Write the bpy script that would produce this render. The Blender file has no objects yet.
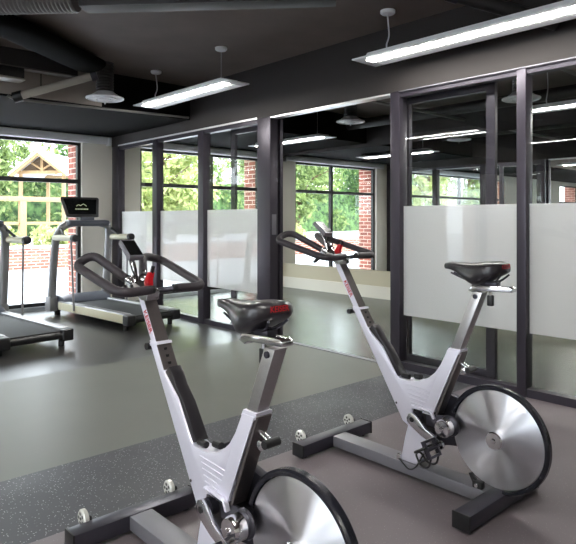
import bpy, bmesh, math, random
import numpy as np
from mathutils import Vector, Matrix
from mathutils.bvhtree import BVHTree

random.seed(7)
PI = math.pi
sc = bpy.context.scene
C = sc.collection

# ------------------------------------------------------------------ camera, world, sun, exposure
cam_d = bpy.data.cameras.new('camera')
cam = bpy.data.objects.new('camera', cam_d)
C.objects.link(cam)
cam.location = (0, 0, 1.3)
cam.rotation_euler = (PI / 2, 0, -math.atan2(.674, .738))
cam_d.sensor_fit = 'HORIZONTAL'
cam_d.sensor_width = 36
cam_d.lens = 595 / 576 * 36
cam_d.shift_y = -(272 - 219) / 576
cam_d.clip_start = .02
sc.camera = cam

w = bpy.data.worlds.new('sky')
sc.world = w
w.use_nodes = True
wn = w.node_tree
bg = wn.nodes['Background']
bg.inputs[0].default_value = (.86, .93, 1, 1)
bg.inputs[1].default_value = 2.4

sun_d = bpy.data.lights.new('sun', 'SUN')
sun_d.energy = 1.6
sun_d.angle = .05
sun_d.color = (1, .93, .8)
sun = bpy.data.objects.new('sun', sun_d)
C.objects.link(sun)
sun.rotation_euler = (math.radians(42), 0, math.radians(32))

sc.view_settings.view_transform = 'Standard'
sc.view_settings.look = 'None'
sc.view_settings.exposure = 2.1
sc.view_settings.gamma = 1
sc.view_settings.use_curve_mapping = False
sc.cycles.transparent_max_bounces = 24
sc.cycles.max_bounces = 14
sc.cycles.glossy_bounces = 6
sc.cycles.caustics_reflective = False
sc.cycles.caustics_refractive = False
LAMP = 23.0            # emission of the lamp lenses

# ------------------------------------------------------------------ materials
def srgb(c):
    return tuple((v / 12.92 if v <= .04045 else ((v + .055) / 1.055) ** 2.4) for v in [x / 255 for x in c])

def mat(name, rgb, rough=.5, metal=0, **kw):
    m = bpy.data.materials.new(name)
    m.use_nodes = True
    b = m.node_tree.nodes['Principled BSDF']
    b.inputs['Base Color'].default_value = (*srgb(rgb), 1)
    b.inputs['Roughness'].default_value = rough
    b.inputs['Metallic'].default_value = metal
    for k, v in kw.items():
        b.inputs[k.replace('_', ' ')].default_value = v
    return m

def nodes(m):
    return m.node_tree.nodes, m.node_tree.links, m.node_tree.nodes['Principled BSDF']

def add_noise(m, scale, amount, bump=0.0, detail=3):
    """slight mottling of the base colour, and optional bump, in object space"""
    n, l, b = nodes(m)
    tc = n.new('ShaderNodeTexCoord'); nz = n.new('ShaderNodeTexNoise')
    nz.inputs['Scale'].default_value = scale; nz.inputs['Detail'].default_value = detail
    l.new(tc.outputs['Object'], nz.inputs['Vector'])
    base = b.inputs['Base Color'].default_value[:3]
    mx = n.new('ShaderNodeMix'); mx.data_type = 'RGBA'
    mx.inputs[6].default_value = (*[v * (1 - amount) for v in base], 1)
    mx.inputs[7].default_value = (*[min(1, v * (1 + amount)) for v in base], 1)
    l.new(nz.outputs['Fac'], mx.inputs[0]); l.new(mx.outputs[2], b.inputs['Base Color'])
    if bump:
        bp = n.new('ShaderNodeBump'); bp.inputs['Strength'].default_value = bump; bp.inputs['Distance'].default_value = .002
        l.new(nz.outputs['Fac'], bp.inputs['Height']); l.new(bp.outputs['Normal'], b.inputs['Normal'])
    return m

def rubber_floor(name, rgb, fleck, dens, rough=.3, spec=.5):
    m = mat(name, rgb, rough)
    n, l, b = nodes(m)
    b.inputs['Specular IOR Level'].default_value = spec
    tc = n.new('ShaderNodeTexCoord')
    v = n.new('ShaderNodeTexVoronoi'); v.inputs['Scale'].default_value = 95
    l.new(tc.outputs['Object'], v.inputs['Vector'])
    r = n.new('ShaderNodeValToRGB')
    r.color_ramp.elements[0].position = dens; r.color_ramp.elements[0].color = (1, 1, 1, 1)
    r.color_ramp.elements[1].position = dens + .06; r.color_ramp.elements[1].color = (0, 0, 0, 1)
    l.new(v.outputs['Distance'], r.inputs['Fac'])
    r.color_ramp.interpolation = 'LINEAR'
    sep = n.new('ShaderNodeSeparateColor'); l.new(v.outputs['Color'], sep.inputs[0])
    gt = n.new('ShaderNodeMath'); gt.operation = 'GREATER_THAN'; gt.inputs[1].default_value = .55
    l.new(sep.outputs[0], gt.inputs[0])
    mul = n.new('ShaderNodeMath'); mul.operation = 'MULTIPLY'
    l.new(r.outputs['Color'], mul.inputs[0]); l.new(gt.outputs[0], mul.inputs[1])
    nz = n.new('ShaderNodeTexNoise'); nz.inputs['Scale'].default_value = 1.6; nz.inputs['Detail'].default_value = 4
    l.new(tc.outputs['Object'], nz.inputs['Vector'])
    base = b.inputs['Base Color'].default_value[:3]
    m1 = n.new('ShaderNodeMix'); m1.data_type = 'RGBA'
    m1.inputs[6].default_value = (*[v_ * .86 for v_ in base], 1); m1.inputs[7].default_value = (*[v_ * 1.14 for v_ in base], 1)
    l.new(nz.outputs['Fac'], m1.inputs[0])
    if fleck is None:
        fleck = rgb
    m2 = n.new('ShaderNodeMix'); m2.data_type = 'RGBA'; m2.inputs[7].default_value = (*srgb(fleck), 1)
    l.new(mul.outputs[0], m2.inputs[0]); l.new(m1.outputs[2], m2.inputs[6]); l.new(m2.outputs[2], b.inputs['Base Color'])
    mr = n.new('ShaderNodeMapRange'); mr.inputs[3].default_value = rough - .06; mr.inputs[4].default_value = rough + .12
    mr.inputs[1].default_value = .3; mr.inputs[2].default_value = .7
    l.new(nz.outputs['Fac'], mr.inputs[0])
    if fleck != rgb:
        l.new(mr.outputs[0], b.inputs['Roughness'])
    return m

def brick_mat(name, axis):
    m = mat(name, (150, 80, 62), .85)
    n, l, b = nodes(m)
    tc = n.new('ShaderNodeTexCoord'); sp = n.new('ShaderNodeSeparateXYZ'); cb = n.new('ShaderNodeCombineXYZ')
    l.new(tc.outputs['Object'], sp.inputs[0])
    ad = n.new('ShaderNodeMath'); ad.operation = 'ADD'
    l.new(sp.outputs[0], ad.inputs[0]); l.new(sp.outputs[1], ad.inputs[1])
    l.new(ad.outputs[0], cb.inputs[0]); l.new(sp.outputs[2], cb.inputs[1])
    br = n.new('ShaderNodeTexBrick'); br.inputs['Scale'].default_value = 1
    br.inputs['Brick Width'].default_value = .23; br.inputs['Row Height'].default_value = .083
    br.inputs['Mortar Size'].default_value = .008
    br.inputs['Color1'].default_value = (*srgb((152, 84, 68)), 1); br.inputs['Color2'].default_value = (*srgb((118, 62, 52)), 1)
    br.inputs['Mortar'].default_value = (*srgb((205, 180, 165)), 1)
    l.new(cb.outputs[0], br.inputs['Vector']); l.new(br.outputs['Color'], b.inputs['Base Color'])
    return m

def glass_mat(name, tint=(1, 1, 1), refl=1.0):
    """thin clear pane: mostly transmitted straight through, Fresnel reflection on top"""
    m = bpy.data.materials.new(name); m.use_nodes = True
    n, l = m.node_tree.nodes, m.node_tree.links
    n.remove(n['Principled BSDF'])
    out = n['Material Output']
    t = n.new('ShaderNodeBsdfTransparent'); t.inputs[0].default_value = (*tint, 1)
    g = n.new('ShaderNodeBsdfGlossy'); g.inputs['Roughness'].default_value = .0
    f = n.new('ShaderNodeFresnel'); f.inputs['IOR'].default_value = 1.5
    mu = n.new('ShaderNodeMath'); mu.operation = 'MULTIPLY'; mu.inputs[1].default_value = refl
    geo = n.new('ShaderNodeNewGeometry')
    inv = n.new('ShaderNodeMath'); inv.operation = 'SUBTRACT'; inv.inputs[0].default_value = 1
    l.new(geo.outputs['Backfacing'], inv.inputs[1])
    mu2 = n.new('ShaderNodeMath'); mu2.operation = 'MULTIPLY'
    l.new(f.outputs[0], mu.inputs[0]); l.new(mu.outputs[0], mu2.inputs[0]); l.new(inv.outputs[0], mu2.inputs[1])
    mx = n.new('ShaderNodeMixShader')
    l.new(mu2.outputs[0], mx.inputs[0]); l.new(t.outputs[0], mx.inputs[1]); l.new(g.outputs[0], mx.inputs[2])
    l.new(mx.outputs[0], out.inputs[0])
    return m

def frost_mat(name):
    m = bpy.data.materials.new(name); m.use_nodes = True
    n, l = m.node_tree.nodes, m.node_tree.links
    n.remove(n['Principled BSDF'])
    out = n['Material Output']
    d = n.new('ShaderNodeBsdfDiffuse'); d.inputs[0].default_value = (.93, .94, 1, 1)
    t = n.new('ShaderNodeBsdfTranslucent'); t.inputs[0].default_value = (.99, .97, .95, 1)
    p = n.new('ShaderNodeBsdfTransparent'); p.inputs[0].default_value = (.95, .96, .96, 1)
    a = n.new('ShaderNodeMixShader'); a.inputs[0].default_value = .66
    l.new(d.outputs[0], a.inputs[1]); l.new(t.outputs[0], a.inputs[2])
    b = n.new('ShaderNodeMixShader'); b.inputs[0].default_value = .01
    l.new(a.outputs[0], b.inputs[1]); l.new(p.outputs[0], b.inputs[2])
    l.new(b.outputs[0], out.inputs[0])
    return m

def emit_mat(name, rgb, s):
    m = mat(name, (240, 240, 240), .4)
    b = m.node_tree.nodes['Principled BSDF']
    b.inputs['Emission Color'].default_value = (*srgb(rgb), 1)
    b.inputs['Emission Strength'].default_value = s
    return m

def spun_metal(name, rgb, rough):
    m = mat(name, rgb, rough, 1)
    n, l, b = nodes(m)
    tg = n.new('ShaderNodeTangent'); tg.direction_type = 'RADIAL'; tg.axis = 'X'
    l.new(tg.outputs[0], b.inputs['Tangent'])
    b.inputs['Anisotropic'].default_value = 1; b.inputs['Anisotropic Rotation'].default_value = .25
    return m

def leaf_mat(name, rgb1, rgb2):
    m = mat(name, rgb1, .6)
    n, l, b = nodes(m)
    tc = n.new('ShaderNodeTexCoord'); nz = n.new('ShaderNodeTexNoise'); nz.inputs['Scale'].default_value = 2.2
    nz.inputs['Detail'].default_value = 6
    l.new(tc.outputs['Object'], nz.inputs['Vector'])
    r = n.new('ShaderNodeValToRGB')
    r.color_ramp.elements[0].position = .35; r.color_ramp.elements[0].color = (*srgb(rgb1), 1)
    r.color_ramp.elements[1].position = .65; r.color_ramp.elements[1].color = (*srgb(rgb2), 1)
    l.new(nz.outputs['Fac'], r.inputs['Fac']); l.new(r.outputs['Color'], b.inputs['Base Color'])
    tr = n.new('ShaderNodeBsdfTranslucent'); l.new(r.outputs['Color'], tr.inputs[0])
    mx = n.new('ShaderNodeMixShader'); mx.inputs[0].default_value = .4
    l.new(b.outputs[0], mx.inputs[1]); l.new(tr.outputs[0], mx.inputs[2])
    l.new(mx.outputs[0], n['Material Output'].inputs[0])
    return m

M = dict(
    ceil=add_noise(mat('charcoal_ceiling', (116, 104, 99), .8), 3, .2),
    soffit=mat('black_soffit', (20, 20, 20), .9, 0, Specular_IOR_Level=.1),
    soffitface=add_noise(mat('grey_brown_soffit_face', (168, 158, 150), .8), 2, .15),
    bulk=add_noise(mat('charcoal_bulkhead', (42, 37, 36), .7), 3, .06),
    duct=mat('painted_duct', (52, 50, 50), .5, .0),
    ductgrey=mat('grey_spiral_duct', (120, 116, 116), .45, .6),
    pipe=mat('cream_pipe', (176, 168, 156), .5),
    conduit=mat('conduit', (116, 113, 110), .4, .3),
    white=mat('white_metal', (240, 240, 243), .4),
    wall=add_noise(mat('pale_wall', (230, 226, 216), .8), 4, .03),
    beige=add_noise(mat('beige_wall', (188, 182, 160), .8), 4, .03),
    base=mat('baseboard_white', (222, 219, 208), .5),
    frame=mat('dark_aluminium', (60, 56, 65), .35, .45),
    wframe=mat('window_black', (40, 40, 42), .4, .3),
    wgrey=mat('window_grey', (190, 196, 200), .4, .3),
    track=mat('track_aluminium', (225, 225, 225), .3, .4),
    glass=glass_mat('clear_glass', (.97, .98, .975)),
    winglass=glass_mat('window_glass', (.98, .99, .985)),
    frost=frost_mat('frosted_film'),
    mirror=mat('mirror_silver', (235, 238, 236), .0, 1),
    f_bike=rubber_floor('brown_grey_rubber', (106, 98, 102), (160, 154, 156), .1, .38, .4),
    f_stripe=rubber_floor('flecked_dark_rubber', (60, 61, 66), (160, 160, 164), .2, .44, .3),
    f_main=rubber_floor('light_grey_rubber', (92, 93, 86), None, 0, .44, .35),
    f_dark=rubber_floor('dark_grey_rubber', (52, 51, 50), None, 0, .32, .45),
    f_studio=rubber_floor('studio_grey_rubber', (60, 66, 58), None, 0, .27, .5),
    silver=add_noise(mat('silver_paint', (220, 219, 233), .36, .4), 300, .05),
    postmetal=add_noise(mat('post_metal', (200, 196, 200), .28, 1), 250, .1),
    silver2=mat('grey_paint', (116, 115, 122), .38, .35),
    backmetal_shade=add_noise(mat('dark_metal_and_rear_shade', (112, 106, 106), .38, .9), 260, .12),  # dark metal; on the post and tube backs it stands for shade
    chrome=mat('chrome', (225, 225, 228), .12, 1),
    brushed=add_noise(mat('brushed_steel', (190, 188, 188), .32, 1), 200, .12),
    spun=spun_metal('spun_aluminium', (214, 214, 220), .34),
    guard=mat('black_guard', (26, 27, 34), .22),
    black=mat('black_plastic', (24, 24, 26), .4),
    foam=add_noise(mat('black_foam', (44, 38, 44), .5), 400, .2, .2),
    vinyl=mat('black_vinyl', (36, 34, 38), .28),
    darkmetal=mat('charcoal_powder_coat', (74, 73, 82), .32, .7),
    red=mat('red_plastic', (196, 22, 34), .35),
    redink=mat('red_ink', (176, 34, 48), .5),
    greyink=mat('dark_ink', (70, 62, 66), .5),
    caster=mat('clear_caster', (214, 214, 208), .2, .2),
    tgrey=mat('treadmill_grey', (140, 140, 142), .35, .5),
    tcream=add_noise(mat('treadmill_cream', (200, 196, 172), .45), 30, .06),
    thood=mat('treadmill_hood', (78, 82, 92), .35),
    belt=add_noise(mat('treadmill_belt', (30, 31, 32), .7), 150, .2),
    screen=mat('screen_black', (14, 16, 17), .15),
    green=emit_mat('screen_green', (170, 190, 50), .12),
    lamp=emit_mat('lamp_lens', (255, 252, 246), LAMP),
    perf=emit_mat('perforated_diffuser', (236, 236, 240), .05),
    brick=brick_mat('red_brick', 0),
    patio=add_noise(mat('pale_paving', (186, 190, 198), .8), 1.2, .08),
    bark=add_noise(mat('bark', (96, 78, 60), .9), 12, .3, .5),
    timber=add_noise(mat('timber', (150, 122, 86), .7), 8, .15),
    roofing=mat('pale_roofing', (196, 198, 202), .6),
    leafa=leaf_mat('leaf_mid', (62, 86, 48), (160, 178, 112)),
    leafb=leaf_mat('leaf_yellow', (120, 138, 70), (206, 210, 150)),
    leafc=leaf_mat('leaf_dark', (40, 66, 38), (104, 138, 78)),
    cord=mat('white_cord', (220, 220, 222), .5),
)

# ------------------------------------------------------------------ mesh helpers
class MB:
    """collects shapes and links them as ONE mesh object"""
    def __init__(self):
        self.bm = bmesh.new()

    def _add(self, verts, faces, bevel=0, seg=2, mx=None):
        b = bmesh.new()
        vs = [b.verts.new(v) for v in verts]
        for f in faces:
            try:
                b.faces.new([vs[i] for i in f])
            except ValueError:
                pass
        bmesh.ops.recalc_face_normals(b, faces=b.faces[:])
        if bevel:
            es = [e for e in b.edges if len(e.link_faces) == 2 and e.calc_face_angle(0) > .5]
            bmesh.ops.bevel(b, geom=es, offset=bevel, segments=seg, profile=.6, affect='EDGES', clamp_overlap=True)
        if mx is not None:
            bmesh.ops.transform(b, matrix=mx, verts=b.verts[:])
        me = bpy.data.meshes.new('t'); b.to_mesh(me); b.free()
        self.bm.from_mesh(me); bpy.data.meshes.remove(me)
        return self

    def box(self, x0, x1, y0, y1, z0, z1, bevel=0, seg=2, mx=None):
        v = [(x, y, z) for z in (z0, z1) for y in (y0, y1) for x in (x0, x1)]
        f = [(0, 1, 3, 2), (4, 6, 7, 5), (0, 4, 5, 1), (2, 3, 7, 6), (0, 2, 6, 4), (1, 5, 7, 3)]
        return self._add(v, f, bevel, seg, mx)

    def prism(self, pts, x0, x1, bevel=0, seg=2, mx=None):
        """polygon in (y, z) extruded along x"""
        n = len(pts)
        v = [(x0, p[0], p[1]) for p in pts] + [(x1, p[0], p[1]) for p in pts]
        f = [tuple(range(n)), tuple(range(2 * n - 1, n - 1, -1))] + [(i, (i + 1) % n, n + (i + 1) % n, n + i) for i in range(n)]
        return self._add(v, f, bevel, seg, mx)

    def loft(self, rings, cap=True):
        n = len(rings[0]); v = [p for r in rings for p in r]; f = []
        for k in range(len(rings) - 1):
            for i in range(n):
                f.append((k * n + i, k * n + (i + 1) % n, (k + 1) * n + (i + 1) % n, (k + 1) * n + i))
        if cap:
            f.append(tuple(range(n))); f.append(tuple(range(len(v) - n, len(v))))
        return self._add(v, f)

    def tube(self, pts, r, n=14, cap=True):
        pts = [Vector(p) for p in pts]
        rs = r if isinstance(r, (list, tuple)) else [r] * len(pts)
        t0 = (pts[1] - pts[0]).normalized()
        u = t0.orthogonal().normalized(); rings = []
        for i, p in enumerate(pts):
            a = (pts[i] - pts[i - 1]).normalized() if i else t0
            b = (pts[i + 1] - pts[i]).normalized() if i + 1 < len(pts) else a
            t = (a + b).normalized()
            u = (u - t * u.dot(t)).normalized(); v = t.cross(u)
            rings.append([p + (u * math.cos(2 * PI * k / n) + v * math.sin(2 * PI * k / n)) * rs[i] for k in range(n)])
        return self.loft(rings, cap)

    def lathe(self, prof, axis='Z', n=32, at=(0, 0, 0)):
        """profile of (radius, height) turned about an axis; open ends are capped"""
        rings = []
        for r, h in prof:
            ring = []
            for k in range(n):
                c, s = math.cos(2 * PI * k / n) * r, math.sin(2 * PI * k / n) * r
                p = {'Z': (c, s, h), 'X': (h, c, s), 'Y': (c, h, s)}[axis]
                ring.append(Vector(p) + Vector(at))
            rings.append(ring)
        return self.loft(rings)

    def build(self, name, m, parent=None, smooth=True, loc=None):
        me = bpy.data.meshes.new(name)
        self.bm.to_mesh(me); self.bm.free()
        if loc is not None:
            me.transform(Matrix.Translation(-Vector(loc)))
        me.materials.append(m)
        if smooth:
            me.shade_smooth(); me.set_sharp_from_angle(angle=math.radians(35))
        o = bpy.data.objects.new(name, me); C.objects.link(o)
        if loc is not None:
            o.location = loc
        if parent is not None:
            o.parent = parent
        return o

def bend(pts, r, n=6):
    """polyline with rounded corners"""
    pts = [Vector(p) for p in pts]; out = [pts[0]]
    for i in range(1, len(pts) - 1):
        a, b, c = pts[i - 1], pts[i], pts[i + 1]
        d = min(r, (a - b).length * .49, (c - b).length * .49)
        p, q = b + (a - b).normalized() * d, b + (c - b).normalized() * d
        for k in range(n + 1):
            t = k / n
            out.append(p * (1 - t) ** 2 + b * 2 * t * (1 - t) + q * t * t)
    out.append(pts[-1])
    return out

def thing(name, label, cat, loc=(0, 0, 0), rz=0, group=None):
    o = bpy.data.objects.new(name, None); C.objects.link(o)
    o.empty_display_size = .1
    o.location = loc; o.rotation_euler = (0, 0, rz)
    return tag(o, label, cat, group)

def tag(o, label, cat, group=None):
    o['label'] = label; o['category'] = cat
    if group:
        o['group'] = group
    return o

def struct(o):
    o['kind'] = 'structure'
    return o

def lettering(text, size, m, parent, mx, name='lettering', depth=.0006):
    cu = bpy.data.curves.new('t', 'FONT'); cu.body = text; cu.size = size; cu.extrude = depth
    cu.align_x = 'CENTER'; cu.align_y = 'CENTER'; cu.offset = size * .015
    to = bpy.data.objects.new('t', cu); C.objects.link(to)
    bpy.context.view_layer.update()
    me = bpy.data.meshes.new_from_object(to.evaluated_get(bpy.context.evaluated_depsgraph_get()))
    bpy.data.objects.remove(to); bpy.data.curves.remove(cu)
    me.name = name; me.transform(mx); me.materials.clear(); me.materials.append(m)
    o = bpy.data.objects.new(name, me); C.objects.link(o); o.parent = parent
    return o

def frame_mx(origin, xa, ya):
    xa = Vector(xa).normalized(); ya = Vector(ya); ya = (ya - xa * ya.dot(xa)).normalized(); za = xa.cross(ya)
    m = Matrix((xa, ya, za)).transposed().to_4x4(); m.translation = Vector(origin)
    return m

# ------------------------------------------------------------------ the setting
GX, WY, MX = 4.25, 8.65, 7.65          # glass partition, window wall, mirror wall
CZ, SZ = 2.98, 2.56                    # ceiling, soffit underside
X0, Y0 = -7.0, -4.5

def slab(name, m, *b, bevel=0):
    return struct(MB().box(*b, bevel=bevel).build(name, m, smooth=bool(bevel)))

slab('floor', M['f_bike'], X0, GX - .0, Y0, 2.46, -.1, 0)
slab('floor', M['f_stripe'], X0, GX, 2.46, 3.13, -.1, 0)
slab('floor', M['f_main'], X0, GX, 3.13, 5.05, -.1, 0)
slab('floor', M['f_dark'], X0, GX, 5.05, WY, -.1, 0)
slab('floor', M['f_studio'], GX, MX + .15, Y0, WY, -.1, 0)
slab('ceiling', M['ceil'], X0, MX + .15, Y0, WY + .5, CZ, CZ + .2)
slab('ceiling_soffit', M['soffit'], X0, MX, 6.44, WY - .02, SZ, CZ)
slab('trim_soffit_face', M['soffitface'], X0, 3.0, 6.425, 6.44, SZ + .02, CZ)  # front face panel in a lighter colour than the soffit, ends before the partition
slab('wall_bulkhead', M['bulk'], GX - .06, GX + .06, Y0, WY, 2.41, CZ)
slab('wall_mirror_side', M['beige'], MX, MX + .15, Y0, WY, 0, 2.5)
slab('wall_mirror_side', M['bulk'], MX, MX + .15, Y0, WY, 2.5, CZ)
slab('baseboard_mirror_side', M['base'], MX - .018, MX, Y0, WY - .02, 0, .2)
slab('wall_left', M['wall'], X0 - .15, X0, Y0, WY, 0, .4)
slab('wall_left', M['wall'], X0 - .15, X0, Y0, WY, 2.6, CZ)
for (a, b) in ((Y0, -2.2), (1.1, 1.7), (5.0, WY)):
    slab('wall_left', M['wall'], X0 - .15, X0, a, b, .4, 2.6)
slab('wall_behind', M['wall'], X0, MX + .15, Y0 - .15, Y0, 0, CZ)
# window wall: pale inner lining with openings, brick outside
OPEN = [(-6.6, -5.0), (-1.3, 3.72), (4.68, 7.2)]
xs = [X0] + [v for o in OPEN for v in o] + [MX + .15]
for i in range(0, len(xs), 2):
    slab('wall_window_side', M['wall'], xs[i], xs[i + 1], WY - .02, WY + .12, 0, SZ + .3)
    slab('wall_brick', M['brick'], xs[i], xs[i + 1], WY + .12, WY + .5, -.1, CZ)
for a, b in OPEN:
    slab('wall_header', M['wall'], a, b, WY - .02, WY + .12, 2.44, SZ + .3)
    slab('wall_brick', M['brick'], a, b, WY + .12, WY + .5, 2.5, CZ)
    slab('trim_sill', M['wgrey'], a, b, WY - .03, WY + .2, -.02, .05)
# windows
for i, (a, b) in enumerate(((-2.2, 1.1), (1.7, 5.0))):  # left-wall windows out of view, added to bring daylight from the left
    f = MB()
    for yy in (a, (a + b) / 2 - .03, b - .06):
        f.box(X0 - .1, X0 - .04, yy, yy + .06, .4, 2.6)
    for zz in (.4, 1.83, 2.54):
        f.box(X0 - .095, X0 - .045, a + .06, b - .06, zz, zz + .06)
    wdw = struct(f.build('window_%d' % (i + 31), M['wframe'], smooth=False))
    MB().box(X0 - .076, X0 - .064, a + .03, b - .03, .43, 2.57).build('glazing', M['winglass'], wdw, smooth=False)
MULL = {0: (), 1: (-.2, 1.1), 2: (6.1,)}
for i, (a, b) in enumerate(OPEN):
    f = MB()
    y0, y1 = WY + .03, WY + .1
    f.box(a, a + .05, y0, y1, .05, 2.44); f.box(b - .05, b, y0, y1, .05, 2.44)
    f.box(a + .05, b - .05, y0, y1, .05, .1); f.box(a + .05, b - .05, y0, y1, 2.4, 2.44)
    f.box(a + .05, b - .05, y0, y1, 1.83, 1.89)
    for mx in MULL[i]:
        f.box(mx - .03, mx + .03, y0 - .005, y1 - .002, .1, 2.4)
    wdw = struct(f.build('window_%d' % (i + 1), M['wframe'], smooth=False))
    MB().box(a + .03, b - .03, WY + .06, WY + .072, .07, 2.42).build('glazing', M['winglass'], wdw, smooth=False)
# white roller blind cassettes over the two windows in view
for (a, b, lab) in ((-.2, 4.14, 'white roller blind cassette above the treadmill window'), (4.5, 7.55, 'white roller blind cassette above the studio window')):
    t = thing('blind_cassette', lab, 'blind', (a, WY - .06, 2.48))
    MB().box(0, b - a - .05, -.04, .035, -.04, .06, .008).build('cassette', M['white'], t)
    MB().box(b - a - .05, b - a, -.07, .035, -.06, .06, .008).build('end_bracket', M['white'], t)

# ------------------------------------------------------------------ glass partition
def post(y0, y1, n):
    o = MB().box(GX - .055, GX + .055, y0, y1, 0, 2.41, .004)
    return struct(o.build('trim_%d' % n, M['frame']))
POSTS = [(8.42, 8.63), (7.28, 7.4), (6.15, 6.27), (4.88, 5.1), (3.16, 3.26), (2.03, 2.1), (.9, .97), (-.25, -.18), (-1.4, -1.33), (-2.55, -2.48)]
for k, (a, b) in enumerate(POSTS):
    post(a, b, k + 1)
n = 0
for k in range(len(POSTS) - 1):
    y1, y0 = POSTS[k][0], POSTS[k + 1][1]
    if k == 3:
        continue                        # the open doorway
    n += 1
    f = MB()
    f.box(GX - .04, GX + .04, y0, y1, 0, .06); f.box(GX - .04, GX + .04, y0, y1, 2.36, 2.41)
    wdw = struct(f.build('window_%d' % (n + 4), M['frame'], smooth=False))
    MB().box(GX - .006, GX + .006, y0, y1, .06, 2.36).build('glazing', M['glass'], wdw, smooth=False)
    MB().box(GX + .0065, GX + .0085, y0, y1, .46, 1.412).build('frosted_film', M['frost'], wdw, smooth=False)
slab('trim_head_track', M['track'], GX - .05, GX + .05, POSTS[4][1], POSTS[3][0], 2.392, 2.409)
slab('trim_threshold', M['silver2'], GX - .03, GX + .03, POSTS[4][1], POSTS[3][0], 0, .006)
slab('trim_head_strip', M['track'], GX - .061, GX - .055, POSTS[3][1], 8.42, 2.405, 2.425)
slab('trim_head_rail', M['silver2'], GX - .066, GX - .06, -2.5, POSTS[4][0], 2.40, 2.408)
# sliding doors parked behind the fixed panes
for (y0, y1, lab) in ((4.9, 5.8, 'dark framed sliding glass door parked behind the panes left of the doorway'),
                      (2.36, 3.25, 'dark framed sliding glass door parked behind the pane right of the doorway')):
    t = thing('sliding_door', lab, 'door', (GX + .13, y0, 0))
    s = MB(); w_ = y1 - y0
    s.box(-.02, .02, 0, .075, .02, 2.4); s.box(-.02, .02, w_ - .075, w_, .02, 2.4)
    s.build('stile', M['frame'], t, smooth=False)
    MB().box(-.02, .02, .075, w_ - .075, .02, .1).build('bottom_rail', M['frame'], t, smooth=False)
    MB().box(-.02, .02, .075, w_ - .075, 2.32, 2.4).build('top_rail', M['frame'], t, smooth=False)
    MB().box(-.004, .004, .075, w_ - .075, .1, 2.32).build('glazing', M['glass'], t, smooth=False)
t = MB().box(-.006, 0, -.03, .03, -.11, .11, .002).build('latch_plate', M['silver2'])
t.location = (GX + .0, 4.88, 1.24); t.rotation_euler = (0, 0, PI / 2)
tag(t, 'slim steel latch plate on the thick dark post beside the doorway', 'latch')
# studio mirror
t = MB().box(MX - .008, MX, -3.5, WY - .03, .46, 2.5).build('wall_mirror', M['mirror'], smooth=False)
tag(t, 'large frameless mirror covering the studio wall above the pale baseboard', 'mirror')

# ------------------------------------------------------------------ lamps
def pendant(x, y0, y1, z, label, group):
    L = y1 - y0
    t = thing('pendant_light', label, 'lamp', (x, y0, z), 0, group)
    MB().prism([(0, 0), (L, 0), (L, .012), (0, .012)], -.155, .155, .003).build('flange', M['white'], t)
    MB().prism([(.08, .012), (L - .08, .012), (L - .12, .05), (.12, .05)], -.10, .10, .004).build('housing', M['white'], t)
    MB().box(-.085, -.005, .1, L - .1, -.008, .004, .003).build('lens', M['lamp'], t)
    MB().box(.02, .125, .1, L - .1, -.006, .004, .002).build('louvre_strip', M['perf'], t)
    MB().box(-.005, .02, .1, L - .1, -.004, .004).build('divider', M['black'], t)
    for yy in (.25, L - .25):
        MB().lathe([(.06, CZ - z), (.06, CZ - z - .02), (.05, CZ - z - .03), (.01, CZ - z - .035)], n=24, at=(0, yy, 0)).build('canopy', M['white'], t)
    h = CZ - z - .03
    MB().tube([(0, .25, .05), (0, .25, h)], .0018, 6).build('suspension_wire', M['cord'], t)
    MB().tube(bend([(0, L - .25, .05), (-.01, L - .24, .1), (.02, L - .25, h * .5), (-.004, L - .25, h)], .1), .006, 8).build('power_cord', M['cord'], t)
    return t
pendant(3.45, 4.5, 6.25, 2.6, 'white linear pendant lamp hanging in front of the tall panes beyond the doorway', 'pendant lamps')
pendant(3.83, 1.35, 3.25, 2.6, 'long white linear pendant lamp above the bike by the glass partition', 'pendant lamps')
pendant(6.3, 6.0, 7.7, 2.5, 'white pendant lamp in the studio seen through the open doorway', 'pendant lamps')
pendant(6.5, 1.4, 3.15, 2.5, 'white pendant lamp in the studio behind the pane at the right edge', 'pendant lamps')
for (x, y) in ((6.4, -2.2),):
    pendant(x, y, y + 1.8, 2.5, 'white pendant lamp at the studio end away from the windows', 'pendant lamps')
for (x, y) in ((.9, -.2), (.65, 4.45), (-1.4, .6), (-1.4, -2.2), (-1.4, 3.0), (-4.2, 3.0), (-4.2, .4), (-4.2, -2.6)):  # pendants out of view, added as fill light for the room
    pendant(x, y, y + 1.8, 2.6, 'unseen white pendant lamp added as fill over the gym floor', 'unseen fill pendants')

# ------------------------------------------------------------------ ceiling services
def diffuser(x, y, z, label, r=.2):
    t = thing('air_diffuser', label, 'air vent', (x, y, z), 0, 'round ceiling diffusers')
    MB().lathe([(.09, .07), (.1, .06), (r * .8, .02), (r, .006), (r, -.004), (r * .93, -.012), (r * .88, 0), (r * .7, -.002)], n=36).build('outer_cone', M['white'], t)
    MB().lathe([(r * .62, .0), (r * .66, -.012), (r * .5, -.02), (r * .45, -.004)], n=32).build('middle_cone', M['white'], t)
    MB().lathe([(r * .3, -.004), (r * .36, -.02), (r * .1, -.034), (.008, -.034), (.006, -.06), (.001, -.062)], n=24).build('core', M['white'], t)
    pr = []
    hh = CZ - z
    for k in range(22):
        zz = .06 + (hh - .06) * k / 21
        pr.append((.095 if k % 2 else .085, zz))
    MB().lathe(pr, n=24).build('flexible_neck', M['duct'], t)
    return t
diffuser(2.87, 6.07, 2.6, 'round white air diffuser hanging near the soffit above the treadmills')
diffuser(6.25, 5.55, 2.66, 'round white air diffuser in the studio seen above the doorway')
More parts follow.
